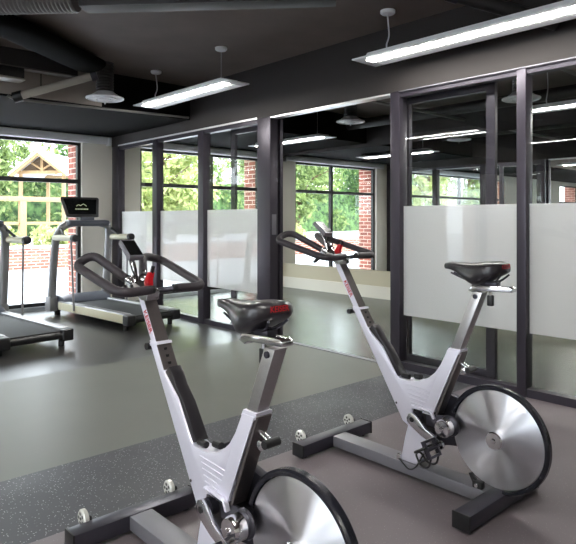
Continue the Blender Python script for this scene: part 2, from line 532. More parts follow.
diffuser(6.2, 3.05, 2.6, 'round white air diffuser in the studio behind the pane right of the doorway')
# dark insulated duct curving along the ceiling to the diffuser neck
d = MB()
d.tube(bend([(X0 + .5, 5.1, 0), (1.4, 5.0, 0), (2.45, 5.78, 0), (2.62, 5.9, 0)], .5, 10), .19, 24)
bmesh.ops.transform(d.bm, matrix=Matrix.Translation((0, 0, 2.885)) @ Matrix.Diagonal((1, 1, .42, 1)), verts=d.bm.verts[:])
t = d.build('air_duct', M['soffit']); tag(t, 'black flat oval air duct curving along the ceiling towards the round diffuser', 'duct')
t = thing('ceiling_beam', 'dark steel beam under the ceiling between the black duct and the soffit', 'beam', (0, 6.02, 0))
MB().box(X0 + .1, 2.6, .12, .125, 2.8, CZ).build('web', M['duct'], t)
MB().box(X0 + .1, 2.6, .07, .175, 2.785, 2.8).build('bottom_flange', M['conduit'], t)
t = thing('ceiling_pipe', 'cream pipe slanting down from the black duct to the soffit edge', 'pipe', (0, 0, 0))
MB().tube([(2.68, 5.94, 2.79), (2.06, 6.36, 2.55)], .04, 16).build('pipe', M['pipe'], t)
MB().tube([(2.10, 6.333, 2.565), (2.03, 6.38, 2.54)], .055, 16).build('lower_collar', M['black'], t)
MB().tube([(2.66, 5.95, 2.782), (2.71, 5.92, 2.802)], .055, 16).build('upper_collar', M['darkmetal'], t)
MB().tube([(2.25, 6.23, 2.623), (2.25, 6.23, CZ)], .006, 8).build('hanger_rod', M['black'], t)
t = MB().tube(bend([(1.98, 6.41, 2.56), (2.05, 6.41, 2.53), (4.15, 6.41, 2.585)], .05), .014, 10).build('conduit', M['conduit'])
tag(t, 'thin pale conduit running along the bottom edge of the soffit', 'conduit')
# supply register at the left edge
t = thing('duct_box', 'dark duct box with a pale lower lip at the left edge of the ceiling', 'duct', (2.03, 6.12, 2.68))
MB().box(-.6, 0, -.06, .1, 0, .1, .006).build('box', M['black'], t)
MB().box(-.62, .01, -.07, .11, -.02, 0, .006).build('lip', M['pipe'], t)
# spiral duct across the ceiling nearest the camera
a, b = Vector((1.06, 4.58, 2.82)), Vector((1.66, 3.95, 2.82))
pts, rs = [], []
for k in range(61):
    pts.append(a.lerp(b, k / 60)); rs.append(.118 if k % 2 else .11)
t = MB().tube(pts, rs, 28).build('spiral_duct', M['ductgrey'])
tag(t, 'ribbed grey spiral duct crossing the ceiling at the top left corner', 'duct')
# slim cable tray along the ceiling, following the spiral duct
t = thing('cable_tray', 'slim dark cable tray hung under the ceiling at the top edge', 'cable tray', (1.69, 3.9, 2.712), math.atan2(-1.22, 1.15))
MB().box(0, 1.7, -.07, .07, 0, .012, .002).build('tray', M['duct'], t)
MB().box(0, 1.7, -.08, -.07, 0, .04, .002).build('tray_lip', M['duct'], t)
MB().tube(bend([(.05, 0, .03), (.5, .03, .035), (1.1, -.03, .03), (1.65, 0, .03)], .3), .018, 8).build('cable', M['black'], t)
for xx in (.3, 1.4):
    MB().tube([(xx, .09, .012), (xx, .09, CZ - 2.712)], .005, 6).build('hanger', M['black'], t)
t = thing('sprinkler_pipe', 'dark round pipe under the ceiling behind the long pendant lamp', 'pipe', (0, 0, 0))
MB().tube([(3.64, 2.27, 2.86), (4.175, 1.8, 2.66)], .05, 18).build('pipe', M['duct'], t)
MB().tube([(3.6, 2.305, 2.875), (3.66, 2.2525, 2.8525)], .06, 18).build('end_cap', M['darkmetal'], t)
# dark pipes in the studio
for (z, x, m_, lab) in ((2.86, 5.4, 'duct', 'dark round pipe running along the studio ceiling nearest the glass'), (2.8, 7.2, 'duct', 'dark round pipe running along the studio ceiling by the mirror')):
    t = MB().tube([(x, Y0 + .02, z), (x, 6.43, z)], .07, 16).build('studio_pipe', M[m_])
    tag(t, lab, 'pipe')
for (y, lab) in ((4.6, 'thin conduit crossing the studio ceiling beyond the doorway'), (2.4, 'thin conduit crossing the studio ceiling behind the right panes')):
    t = MB().tube([(GX + .07, y, 2.72), (MX - .02, y, 2.72)], .02, 10).build('studio_conduit', M['conduit'])
    tag(t, lab, 'conduit')

# ------------------------------------------------------------------ exercise bikes
def tube_at(z, off=0):
    return .003 + (z - .277) / 1.612 + off

def make_bike(label, cx, cy, dpost, dsaddle_y, dsaddle_z, reach, barx, wb):
    t = thing('exercise_bike', label, 'exercise bike', (cx, cy, 0), 0, 'exercise bikes')
    # base
    fs = MB().box(-.285, .285, .465, .545, .014, .08, .008).build('front_stabilizer', M['darkmetal'], t)
    for s in (-1, 1):
        MB().lathe([(.02, 0), (.02, .008), (.015, .02)], n=18, at=(s * .24, .505, 0)).build('foot', M['black'], fs)
        MB().box(s * .285 - .004, s * .285 + .004, .463, .547, .012, .082, .003).build('end_cap', M['black'], fs)
        MB().box(s * .2 + .013, s * .2 + .021, .54, .58, .04, .095, .003).build('wheel_bracket', M['black'], fs)
        tw = MB().lathe([(.01, -.012), (.03, -.012), (.036, -.007), (.036, .007), (.03, .012), (.01, .012)], 'X', 24, at=(s * .2, .572, .082)).build('transport_wheel', M['caster'], fs)
        ho_ = MB()
        for k in range(5):
            a = k * 2 * PI / 5
            ho_.lathe([(.007, -.0125), (.007, -.0115)], 'X', 10, at=(s * .2, .572 + .019 * math.cos(a), .082 + .019 * math.sin(a)))
        ho_.lathe([(.006, -.014), (.006, -.012)], 'X', 12, at=(s * .2, .572, .082)).build('wheel_holes', M['black'], fs)
    rsb = MB().box(-.31, .31, -.545, -.465, .014, .08, .008).build('rear_stabilizer', M['darkmetal'], t)
    for s in (-1, 1):
        MB().lathe([(.02, 0), (.02, .008), (.015, .02)], n=18, at=(s * .27, -.505, 0)).build('foot', M['black'], rsb)
        MB().box(s * .31 - .004, s * .31 + .004, -.547, -.463, .012, .082, .003).build('end_cap', M['black'], rsb)
    MB().box(-.052, .052, -.466, .466, .02, .078, .006).build('base_beam', M['silver2'], t)
    # frame plates and tubes
    hw = .033
    fr = [(-.055, .25), (.0, .277), (tube_at(.7), .70), (tube_at(.82), .82), (tube_at(.82, -.05), .82), (tube_at(.70, -.05), .70), (.129, .63), (.035, .495),
          (.012, .487), (-.03, .487), (-.07, .490), (-.115, .503), (-.155, .525), (-.19, .555), (-.222, .6), (-.262, .68), (-.328, .682), (-.285, .62), (-.19, .36), (-.09, .363), (-.062, .35), (-.05, .3)]
    frame = MB().prism(fr, -hw, hw, .006).build('frame', M['silver'], t)
    inn = MB().prism([(-.06, .27), (-.06, .362), (-.19, .362), (-.21, .29), (-.12, .24)], -hw * .7, hw * .7).build('inner_bracket', M['black'], frame)
    # pressed grooves on the frame plate
    g = MB()
    for k in range(5):
        a0 = Vector((-hw - .0002, -.02 - .008 * k, .465 - .02 * k)); b0 = Vector((-hw - .0002, -.208 + .005 * k, .455 - .02 * k))
        g.tube([a0, b0], .0028, 6)
    g.build('pressed_ribs', M['silver'], frame)
    for (yy, zz) in ((-.215, .50), (.035, .36)):
        MB().lathe([(.006, -.003), (.004, .0)], 'X', 12, at=(-hw - .0005, yy, zz)).build('bolt', M['darkmetal'], frame)
    MB().prism([(-.265, .675), (-.325, .675), (-.18, .345), (-.12, .345)], -hw - .004, -hw + .001, .002).build('seat_tube_edge', M['silver'], frame)
    MB().prism([(-.322, .675), (-.337, .675), (-.203, .35), (-.19, .35)], -.03, .03, .002).build('seat_tube_back', M['backmetal_shade'], frame)
    MB().prism([(-.06, .363), (-.065, .376), (-.17, .372), (-.19, .358), (-.2, .335), (-.19, .333), (-.175, .36), (-.08, .36)], -hw - .02, -hw, .004).build('crank_shroud', M['silver'], frame)
    # black cradle on the rider side of the front tube
    MB().prism([(.228, .712), (.2, .737), (.178, .715), (.15, .672), (.098, .622), (.012, .502), (.035, .492), (.129, .632), (.2, .69)], -.027, .027, .004).build('cable_cradle', M['vinyl'], frame)
    MB().tube([(-.012, .015, .5), (-.012, -.03, .5)], .012, 10).build('cradle_clip', M['black'], frame)
    MB().tube([(.012, -.045, .503), (.012, -.085, .505)], .013, 10).build('cradle_clip', M['black'], frame)
    MB().prism([(-.062, .263), (-.04, .27), (-.02, .2), (.005, .08), (-.088, .08), (-.155, .196), (-.16, .235)], -.04, .04, .006).build('support_leg', M['silver'], t)
    # handlebar post
    P = Vector((0, .465 - .615 * dpost, 1.055 - dpost))
    pt = Vector((0, .527, .85))
    top_z = 1.055 - dpost
    f0, f1 = tube_at(.66), tube_at(top_z)
    po = MB().prism([(f0 - .005, .66), (f1 - .005, top_z), (f1 - .046, top_z), (f0 - .046, .66)], -.029, .029, .004).build('handlebar_post', M['silver'], t)
        # dark strip over the post's rear face, its shade put into the colour
    zb = .816
    q = [(tube_at(zb, -.0455), zb), (tube_at(top_z, -.0455), top_z - .001), (tube_at(top_z, -.0475), top_z - .001), (tube_at(zb, -.0475), zb)]
    MB().prism(q, -.0275, .0275).build('post_rear_shade', M['backmetal_shade'], po, smooth=False)
    q = [(tube_at(.72, -.0495), .72), (tube_at(.818, -.0495), .818), (tube_at(.818, -.0515), .818), (tube_at(.72, -.0515), .72)]
    MB().prism(q, -.0315, .0315).build('tube_rear_shade', M['backmetal_shade'], frame, smooth=False)  # front tube's rear face, shade put into the colour likewise
    MB().prism([(tube_at(.798, .0015), .798), (tube_at(.808, .0015), .808), (tube_at(.808, -.0525), .82), (tube_at(.798, -.0525), .81)], -.0345, .0345, .002).build('post_collar', M['silver'], frame)
    h = MB()
    for zz in (.79, .765, .74):
        h.box(-.006, .006, tube_at(zz, -.0535), tube_at(zz, -.050), zz - .007, zz + .007)
    h.build('height_holes', M['black'], frame, smooth=False)
    MB().tube([(0, tube_at(.8, -.01), .8), (0, tube_at(.8, .035), .79)], .009, 12).build('post_pin', M['chrome'], frame)
    MB().tube([(-.03, tube_at(.8, .04), .788), (.03, tube_at(.8, .04), .788)], .014, 12).build('post_knob', M['black'], frame)
    # word on the post
    zc = top_z - .09 - (.05 if dpost == 0 else 0)
    d = Vector((0, -.527, -.85)).normalized()
    lettering('KEISER', .033, M['redink'], po, frame_mx((-.0296, tube_at(zc, -.028), zc), d, (0, -.85, .527)))
    # stem and handlebar
    st = MB().prism([(P.y - .05, P.z - .01), (P.y - .01, P.z - .012), (P.y + .14, P.z + .055), (P.y + .135, P.z + .08), (P.y - .06, P.z + .03)], -.03, .03, .006).build('stem', M['chrome'], t)
    hb = MB()
    def Q(x, dy, dz):
        return (x, P.y + dy, P.z + dz)
    for s in (-1, 1):
        path = bend([Q(s * .06 + barx, -.085, .038), Q(s * wb + barx, -.095, .034), Q(s * (wb + .03) + barx, reach + .03 + s * .03, .125), Q(s * .135 + barx * .5, reach + .025 + s * .03, .16 - s * .01), Q(s * .04, .10, .07)], .075, 9)
        path = [Vector(p) for p in path]
        hb.tube(path, .0185, 16)
    hbo = hb.build('handlebar', M['foam'], t)
    for s in (-1, 1):
        MB().tube([Q(s * .058, .128, .09), Q(s * .022, .075, .055)], .0125, 12).build('handlebar_joint', M['chrome'], hbo)
        MB().tube([Q(s * .045 + barx, -.084, .0383), Q(s * .062 + barx, -.085, .038)], .0165, 14).build('grip_plug', M['black'], hbo)
        MB().tube([Q(s * .09, -.086, .037), Q(s * .02, .0, .02)], .012, 12).build('handlebar_brace', M['darkmetal'], hbo)
    # computer on its stalk
    mo = MB().box(-.034, .034, -.058, .058, -.013, .013, .006, mx=frame_mx(Q(0, .13, .188), (1, 0, 0), (0, .80, .60))).build('bike_computer', M['silver2'], t)
    MB().box(-.029, .029, -.05, .046, .0132, .0145, mx=frame_mx(Q(0, .13, .188), (1, 0, 0), (0, .80, .60))).build('display', M['screen'], mo, smooth=False)
    MB().tube(bend([Q(0, .09, .06), Q(0, .105, .12), Q(0, .145, .182)], .03), .01, 10).build('stalk', M['chrome'], mo)
    MB().tube(bend([Q(.012, .09, .06), Q(-.03, .06, .1), Q(-.012, .14, .18)], .05), .004, 8).build('cable', M['black'], mo)
    # red resistance lever
    lv = MB().prism([(P.y + .02, P.z + .035), (P.y + .06, P.z + .04), (P.y + .055, P.z + .065), (P.y + .03, P.z + .10), (P.y + .008, P.z + .098), (P.y + .022, P.z + .065)], .02, .045, .006).build('resistance_lever', M['red'], t)
    MB().tube([Q(.034, .02, .09), Q(.034, .005, .122)], .008, 10).build('lever_tip', M['black'], lv)
    MB().prism([(P.y + .1, P.z + .02), (P.y + .1, P.z + .045), (P.y + .13, P.z + .03), (P.y + .17, P.z - .01), (P.y + .15, P.z - .012)], -.05, -.035, .004).build('shift_paddle', M['black'], t)
    # seat post, slider, saddle
    dz = -dsaddle_z
    sy = lambda z: -.29 - (z - .665) * .41      # centre line of the seat tube
    zt = .965 - dsaddle_z
    MB().prism([(sy(.6) + .024, .6), (sy(zt) + .024, zt), (sy(zt) - .026, zt), (sy(.6) - .026, .6)], -.026, .026, .003).build('seat_post', M['brushed'], t)
    MB().prism([(sy(.665) + .036, .665), (sy(.688) + .032, .688), (sy(.688) - .034, .688), (sy(.665) - .036, .665)], -.0345, .0345, .003).build('seat_clamp', M['silver'], t)
    kn = MB().tube([(0, -.315, .62), (0, -.36, .6)], .011, 12).build('seat_pin', M['chrome'], t)
    MB().tube([(-.03, -.366, .597), (.03, -.366, .597)], .014, 12).build('pin_handle', M['black'], kn)
    MB().lathe([(.012, -.03), (.016, -.028), (.016, -.02), (.01, -.018)], 'X', 16, at=(0, -.345, .59)).build('pin_boss', M['chrome'], kn)
    oy = dsaddle_y
    yf = -.365 + oy
    sl = MB().prism([(yf + .0, zt + .005), (yf - .02, zt + .032), (yf - .2, zt + .036), (yf - .212, zt + .028), (yf - .212, zt + .012), (yf - .05, zt + .006), (yf - .03, zt - .006)], -.024, .024, .003).build('seat_slider', M['chrome'], t)
    MB().lathe([(.011, -.006), (.011, 0), (.006, .002)], 'X', 14, at=(-.026, sy(zt - .02), zt - .02)).build('slider_bolt', M['darkmetal'], sl)
    MB().tube([(0, yf - .1, zt + .01), (0, yf - .1, zt - .012)], .008, 10).build('slider_pin', M['chrome'], sl)
    MB().box(-.012, .012, yf - .114, yf - .088, zt - .06, zt - .01, .006).build('slider_knob', M['black'], sl)
    MB().box(-.02, .02, yf - .14, yf - .05, zt + .034, zt + .052, .004).build('saddle_clamp', M['darkmetal'], sl)
    sd = MB(); rings = []
    S = [(-.232, .013, .011, 1.088, .7), (-.24, .02, .017, 1.094, .8), (-.265, .024, .02, 1.098, .9), (-.30, .029, .026, 1.098, 1), (-.335, .039, .036, 1.097, 1),
         (-.37, .056, .047, 1.098, 1), (-.405, .074, .054, 1.101, 1), (-.44, .086, .05, 1.105, 1), (-.475, .09, .042, 1.109, 1), (-.505, .084, .034, 1.11, 1), (-.528, .068, .026, 1.107, .9), (-.54, .042, .016, 1.102, .8)]
    for (y, hw_, hh, zt_, k) in S:
        ring = []
        for i in range(20):
            a = 2 * PI * i / 20
            ca, sa = math.cos(a), math.sin(a)
            x = hw_ * math.copysign(abs(ca) ** .8, ca)
            z = zt_ - hh + hh * math.copysign(abs(sa) ** .75, sa)
            if sa > 0:
                z -= .006 * math.exp(-(x / .014) ** 2) * k
            if abs(ca) > .5 and sa < .3:
                z -= .012 * (abs(ca) - .5) * 2 * (hw_ / .1)
            ring.append((x, y + oy, z + dz))
        rings.append(ring)
    sd.loft(rings)
    bv = BVHTree.FromBMesh(sd.bm)
    sad = sd.build('saddle', M['vinyl'], t)
    # red word pressed onto the rear of the saddle
    tx = lettering('KEISER', .026, M['red'], sad, frame_mx((.0, -.7 + oy, 1.087 + dz), (1, 0, 0), (0, 0, 1)), 'saddle_lettering', 0)
    bt = bmesh.new(); bt.from_mesh(tx.data)
    bmesh.ops.triangulate(bt, faces=bt.faces[:])
    bmesh.ops.subdivide_edges(bt, edges=[e for e in bt.edges if e.calc_length() > .006], cuts=2, use_grid_fill=True)
    bt.to_mesh(tx.data); bt.free()
    for v in tx.data.vertices:
        hit = bv.ray_cast(v.co, Vector((0, 1, 0)))
        if hit[0] is None:
            hit = bv.find_nearest(v.co + Vector((0, .16, 0)))
        v.co = hit[0] - Vector((0, .0015, 0))
    rl = MB()
    for s in (-1, 1):
        rl.tube(bend([(s * .012, -.27 + oy, 1.045 + dz), (s * .022, -.36 + oy, zt + .05), (s * .022, -.5 + oy, zt + .05), (s * .04, -.535 + oy, 1.05 + dz)], .04), .0045, 8)
    rl.build('saddle_rails', M['darkmetal'], sad)
    # flywheel with its guard
    H = Vector((0, -.5, .31))
    fw = MB().lathe([(.05, -.012), (.21, -.012), (.2175, -.009), (.2175, .009), (.21, .012), (.05, .012)], 'X', 96).build('flywheel', M['spun'], t)
    fw.location = H
    for (prof, m_, nm) in (([(.04, -.012), (.04, -.035), (.036, -.04), (.012, -.04), (.01, -.046), (.001, -.047)], 'chrome', 'hub'),):
        MB().lathe(prof, 'X', 32).build(nm, M[m_], fw)
    gd = MB(); rings = []
    a0, a1 = math.radians(18), math.radians(262)
    for k in range(61):
        a = a0 + (a1 - a0) * k / 60
        c, s_ = math.cos(a), math.sin(a)
        sec = [(-.015, .220), (-.018, .223), (-.019, .234), (-.012, .2405), (.012, .2405), (.019, .234), (.018, .223), (.015, .220), (.0125, .224), (-.0125, .224)]
        rings.append([(x, H.y + c * r, H.z + s_ * r) for x, r in sec])
    gd.loft(rings).build('wheel_guard', M['guard'], t)
    # wheel carriers on the far side, guard strut on the near side
    MB().prism([(-.1, .33), (-.5, .335), (-.525, .31), (-.5, .285), (-.1, .28)], .036, .052, .004).build('chain_stay', M['darkmetal'], t)
    MB().lathe([(.02, .012), (.02, .054), (.012, .062)], 'X', 20, at=H).build('axle', M['darkmetal'], t)
    br = MB().prism([(-.38, .135), (-.395, .14), (-.445, .082), (-.41, .08)], -.045, -.03, .002).build('guard_strut', M['black'], t)
    MB().box(-.055, -.025, -.452, -.405, .08, .112, .004).build('strut_clamp', M['black'], br)
    MB().lathe([(.009, -.012), (.009, 0), (.004, .001)], 'X', 12, at=(-.054, -.43, .097)).build('clamp_bolt', M['chrome'], br)
    # magnet roller beside the wheel
    ro = MB().lathe([(.04, -.036), (.042, -.042), (.042, -.09), (.037, -.098), (.012, -.1), (.01, -.107), (.001, -.108)], 'X', 32, at=(0, -.272, .318)).build('magnet_roller', M['chrome'], t)
    MB().lathe([(.046, -.028), (.05, -.034), (.046, -.04)], 'X', 32, at=(0, -.278, .322)).build('roller_flange', M['darkmetal'], ro)
    MB().prism([(-.14, .35), (-.28, .36), (-.3, .32), (-.28, .28), (-.14, .29)], -.03, -.02, .004).build('roller_arm', M['darkmetal'], ro)
    # cranks and pedals
    MB().lathe([(.03, -.05), (.03, .05)], 'X', 24, at=(0, -.09, .314)).build('bottom_bracket', M['darkmetal'], t)
    for s, dr in ((-1, 1), (1, -1)):
        b0 = Vector((0, -.09, .314)); p0 = b0 + Vector((0, -.155 * dr, -.082 * dr))
        x0, x1 = s * .06, s * .078
        if s > 0:
            x0, x1 = s * .105, s * .12
        n_ = (p0 - b0).normalized(); side = Vector((0, -n_.z, n_.y))
        ring = []
        for (along, wd) in ((-.03, .014), (-.018, .028), (.01, .031), (.08, .022), (.15, .019), (.185, .02), (.197, .01)):
            ring.append((along, wd))
        poly = [b0 + n_ * a + side * (w_ + (.012 * math.sin(PI * max(0, min(1, a / .17))))) for a, w_ in ring] + [b0 + n_ * a - side * (w_ - (.012 * math.sin(PI * max(0, min(1, a / .17))))) for a, w_ in reversed(ring)]
        cr = MB().prism([(p.y, p.z) for p in poly], min(x0, x1), max(x0, x1), .003).build('crank_arm', M['chrome'], t)
        xe = s * .079 if s < 0 else s * .121
        MB().lathe([(.012, -.002), (.012, .002)], 'X', 16, at=(xe, b0.y, b0.z)).build('crank_bolt', M['black'], cr)
        px0 = s * (.08 if s < 0 else .122)
        pd = MB()
        pd.tube([(px0 - s * .01, p0.y, p0.z), (px0 + s * .1, p0.y, p0.z)], .011, 12)
        mt = Matrix.Translation((px0 + s * .06, p0.y, p0.z)) @ Matrix.Rotation(math.radians(-118), 4, 'X')
        for yy in (-.042, .03):
            pd.box(-.04, .04, yy, yy + .012, -.011, .011, .002, mx=mt)
        for xx in (-.045, .034):
            pd.box(xx, xx + .011, -.042, .042, -.011, .011, .002, mx=mt)
        po_ = pd.build('pedal', M['darkmetal'], t)
        tc = MB()
        loop = [mt @ Vector((x, y, z)) for x, y, z in ((-.03, .04, .0), (-.03, .075, .03), (-.028, .06, .075), (-.02, .0, .085), (.02, .0, .085), (.028, .06, .075), (.03, .075, .03), (.03, .04, 0))]
        tc.tube(bend(loop, .025), .005, 8)
        tc.build('toe_clip', M['black'], po_)
        strap = [mt @ Vector((x, y, z)) for x, y, z in ((-.05, -.01, -.01), (-.052, -.01, .05), (-.025, -.005, .085), (.025, -.005, .085), (.052, -.01, .05), (.05, -.01, -.01), (.03, -.012, -.05), (-.01, -.015, -.07))]
        tc = MB(); tc.tube(bend(strap, .03), .006, 8)
        tc.build('toe_strap', M['black'], po_)
    # drive cover on the far side
    cv = MB()
    ring = []
    for k in range(49):
        a = 2 * PI * k / 48
        pass
    big, small = (-.09, .314, .15), (-.5, .31, .07)
    pts = [(big[0] + big[2] * math.cos(a), big[1] + big[2] * math.sin(a)) for a in [math.radians(v) for v in range(-98, 99, 7)]]
    pts += [(small[0] + small[2] * math.cos(a), small[1] + small[2] * math.sin(a)) for a in [math.radians(v) for v in range(98, 263, 8)]]
    cv.prism(pts, .06, .1, .008).build('belt_cover', M['darkmetal'], t)
    MB().tube(bend([(-.055, .005, .09), (-.06, -.06, .05), (-.056, -.1, .075), (-.05, -.14, .15)], .04), .004, 8).build('cable', M['black'], t)
    MB().box(-.056, -.04, -.005, .02, .08, .11, .003).build('leg_bolt', M['chrome'], t)
    return t

make_bike('silver exercise bike nearest the camera, its flywheel cut by the bottom edge, lower saddle', 1.22, 1.78, .075, .135, .065, .25, .03, .195)
make_bike('silver exercise bike nearer the glass partition, with its whole flywheel and both base bars showing', 2.5, 1.84, 0, 0, 0, .275, 0, .21)

# ------------------------------------------------------------------ treadmills
def make_treadmill(label, cx, cy, rz):
    t = thing('treadmill', label, 'treadmill', (cx, cy, 0), rz, 'treadmills')
    MB().box(-.3, .3, .06, 1.75, .1, .165, .01).build('deck', M['black'], t)
    MB().box(-.262, .262, .03, 1.62, .155, .178, .01).build('running_belt', M['belt'], t)
    for s in (-1, 1):
        xa, xb = sorted((s * .265, s * .365))
        r = MB().box(xa, xb, .08, 1.72, .085, .2, .018, 3).build('side_rail', M['tgrey'], t)
        xa, xb = sorted((s * .362, s * .374))
        MB().box(xa, xb, .1, 1.7, .09, .188, .012).build('rail_cover', M['tcream'], r)
        xa, xb = sorted((s * .255, s * .376))
        MB().box(xa, xb, 0, .11, .07, .19, .02, 3).build('rear_cap', M['black'], r)
        MB().tube([(s * .31, .14, 0), (s * .31, .14, .09)], .03, 14).build('rear_foot', M['black'], t)
        MB().tube([(s * .31, 1.85, 0), (s * .31, 1.85, .1)], .04, 14).build('front_foot', M['black'], t)
    MB().tube([(-.26, .05, .13), (.26, .05, .13)], .04, 18).build('roller', M['black'], t)
    MB().prism([(1.55, .1), (1.55, .19), (1.62, .235), (1.8, .275), (1.98, .25), (2.04, .17), (2.04, .1)], -.345, .345, .025, 3).build('motor_hood', M['thood'], t)
    for s in (-1, 1):
        up = MB()
        path = bend([(s * .4, 1.84, .14), (s * .4, 1.78, .7), (s * .39, 1.72, 1.08), (s * .33, 1.64, 1.21), (s * .2, 1.62, 1.24)], .14, 8)
        path = [Vector(p) for p in path]
        up.tube(path, [.055 - .008 * k / len(path) for k in range(len(path))], 14)
        u = up.build('upright', M['tgrey'], t)
        MB().box(*sorted((s * .345, s * .455)), 1.77, 1.92, .06, .26, .02, 3).build('upright_foot', M['tgrey'], u)
        MB().tube(bend([(s * .36, 1.66, 1.19), (s * .4, 1.5, 1.1), (s * .41, 1.42, 1.06)], .06), .018, 10).build('handrail', M['black'], t)
        hs = MB().tube([(s * .41, 1.72, 1.05), (s * .41, 1.2, 1.055)], .04, 16).build('handrail_sleeve', M['tcream'], t)
        MB().lathe([(.03, 1.215), (.047, 1.21), (.05, 1.17), (.044, 1.15), (.02, 1.142)], 'Y', 18, at=(s * .41, 0, 1.055)).build('end_grip', M['black'], hs)
        MB().tube([(s * .41, 1.27, 1.03), (s * .385, 1.24, .12)], .013, 10).build('support_pole', M['tgrey'], t)
    MB().prism([(1.56, 1.2), (1.52, 1.24), (1.54, 1.28), (1.66, 1.29), (1.7, 1.24), (1.66, 1.2)], -.3, .3, .02, 3).build('crossbar', M['thood'], t)
    mxc = frame_mx((-.06, 1.66, 1.46), (1, 0, 0), (0, .30, .95))
    co = MB()
    prof = [(-.235, -.14), (.235, -.14), (.285, .13), (.26, .15), (-.26, .15), (-.285, .13)]
    v = [(x, y, 0) for x, y in prof] + [(x * .9, y * .92, -.06) for x, y in prof]
    nn = len(prof)
    co._add(v, [tuple(range(nn)), tuple(range(2 * nn - 1, nn - 1, -1))] + [(i, (i + 1) % nn, nn + (i + 1) % nn, nn + i) for i in range(nn)], .008, 2, mxc)
    c = co.build('console', M['black'], t)
    s_ = MB()
    v = [(-.2, -.1, .0005), (.2, -.1, .0005), (.24, .115, .0005), (-.24, .115, .0005), (-.2, -.1, .003), (.2, -.1, .003), (.24, .115, .003), (-.24, .115, .003)]
    s_._add(v, [(0, 1, 2, 3), (4, 7, 6, 5), (0, 4, 5, 1), (1, 5, 6, 2), (2, 6, 7, 3), (3, 7, 4, 0)], 0, 2, mxc)
    s_.build('display', M['screen'], c, smooth=False)
    g = MB()
    def q(x, y):
        return mxc @ Vector((x, y, .0035))
    g.tube(bend([q(-.075, .015), q(-.04, .04), q(-.01, .02)], .03), .004, 6)
    g.tube(bend([q(-.01, .02), q(.03, .055), q(.075, .015)], .03), .004, 6)
    x = -.095
    for wd in (.022, .012, .02, .016, .024, .012, .02, .018, .022):
        g.box(x, x + wd - .005, -.033, -.02, .003, .005, mx=mxc); x += wd + .003
    g.build('display_logo', M['green'], c)
    MB().box(-.1, .1, 1.6, 1.68, 1.27, 1.33, .01).build('console_neck', M['thood'], t)
    return t
make_treadmill('grey treadmill with a tilted dark console in front of the brick-edged window', 3.6, 6.28, math.radians(4.5))
make_treadmill('grey treadmill at the left edge, only its right rail and rear end in view', 2.10, 5.9, math.radians(5))

# ------------------------------------------------------------------ outdoors
slab('patio_ground', M['patio'], -40, X0 - .15, -30, WY + .5, -.2, -.04)
slab('patio_ground', M['patio'], -40, 45, WY + .5, 60, -.2, -.04)

rng = np.random.default_rng(5)
def leaf_mesh(name, n, blobs, size, m):
    """many small leaf quads gathered on blob-shaped shells"""
    w_ = np.array([b[3] ** 2 for b in blobs]); w_ = w_ / w_.sum()
    idx = rng.choice(len(blobs), n, p=w_)
    cen = np.array([b[:3] for b in blobs])[idx]; rad = np.array([b[3] for b in blobs])[idx]
    d = rng.normal(size=(n, 3)); d /= np.linalg.norm(d, axis=1)[:, None]
    p = cen + d * (rad * rng.uniform(.55, 1.08, n))[:, None]
    u = rng.normal(size=(n, 3)); u /= np.linalg.norm(u, axis=1)[:, None]
    v = np.cross(u, rng.normal(size=(n, 3))); v /= np.linalg.norm(v, axis=1)[:, None]
    s = (size * rng.uniform(.6, 1.4, n))[:, None]
    mid = np.cross(u, v) * s * .25
    V = np.stack([p - u * s, p - v * s * .5 + mid, p + u * s, p + v * s * .5 + mid], 1).reshape(-1, 3)
    me = bpy.data.meshes.new(name)
    me.from_pydata(V.tolist(), [], [(4 * i, 4 * i + 1, 4 * i + 2, 4 * i + 3) for i in range(n)])
    me.materials.append(m)
    return me

def tree_proto(name, m, h, spread, label, group):
    t = thing(name, label, 'tree', (0, 0, 0), 0, group)
    tr = MB()
    tr.tube([(0, 0, 0), (.05, .03, h * .25), (-.04, .05, h * .5), (.02, 0, h * .85)], [.16, .13, .1, .03], 10)
    for k in range(7):
        a = k * 2.4; z = h * (.3 + .07 * k)
        tr.tube([(0, 0, z), (math.cos(a) * spread * .35, math.sin(a) * spread * .35, z + h * .1), (math.cos(a) * spread * .7, math.sin(a) * spread * .7, z + h * .16)], [.06, .04, .015], 6)
    tr.build('trunk', M['bark'], t)
    blobs = []
    for k in range(22):
        a = random.uniform(0, 2 * PI); r = spread * math.sqrt(random.random()) * .75; z = h * random.uniform(.28, .95)
        k_ = 1 - abs(z / h - .55) * .8
        blobs.append((math.cos(a) * r * k_, math.sin(a) * r * k_, z, spread * random.uniform(.28, .45)))
    o = bpy.data.objects.new('foliage', leaf_mesh('foliage', 5200, blobs, .14, m)); C.objects.link(o); o.parent = t
    return t

def dup(root, loc, rz, label, s=1):
    r = root.copy(); C.objects.link(r); r.location = loc; r.rotation_euler = (0, 0, rz); r['label'] = label
    r.scale = (s, s, s)
    for ch in list(root.children):
        c = ch.copy(); C.objects.link(c); c.parent = r
    return r

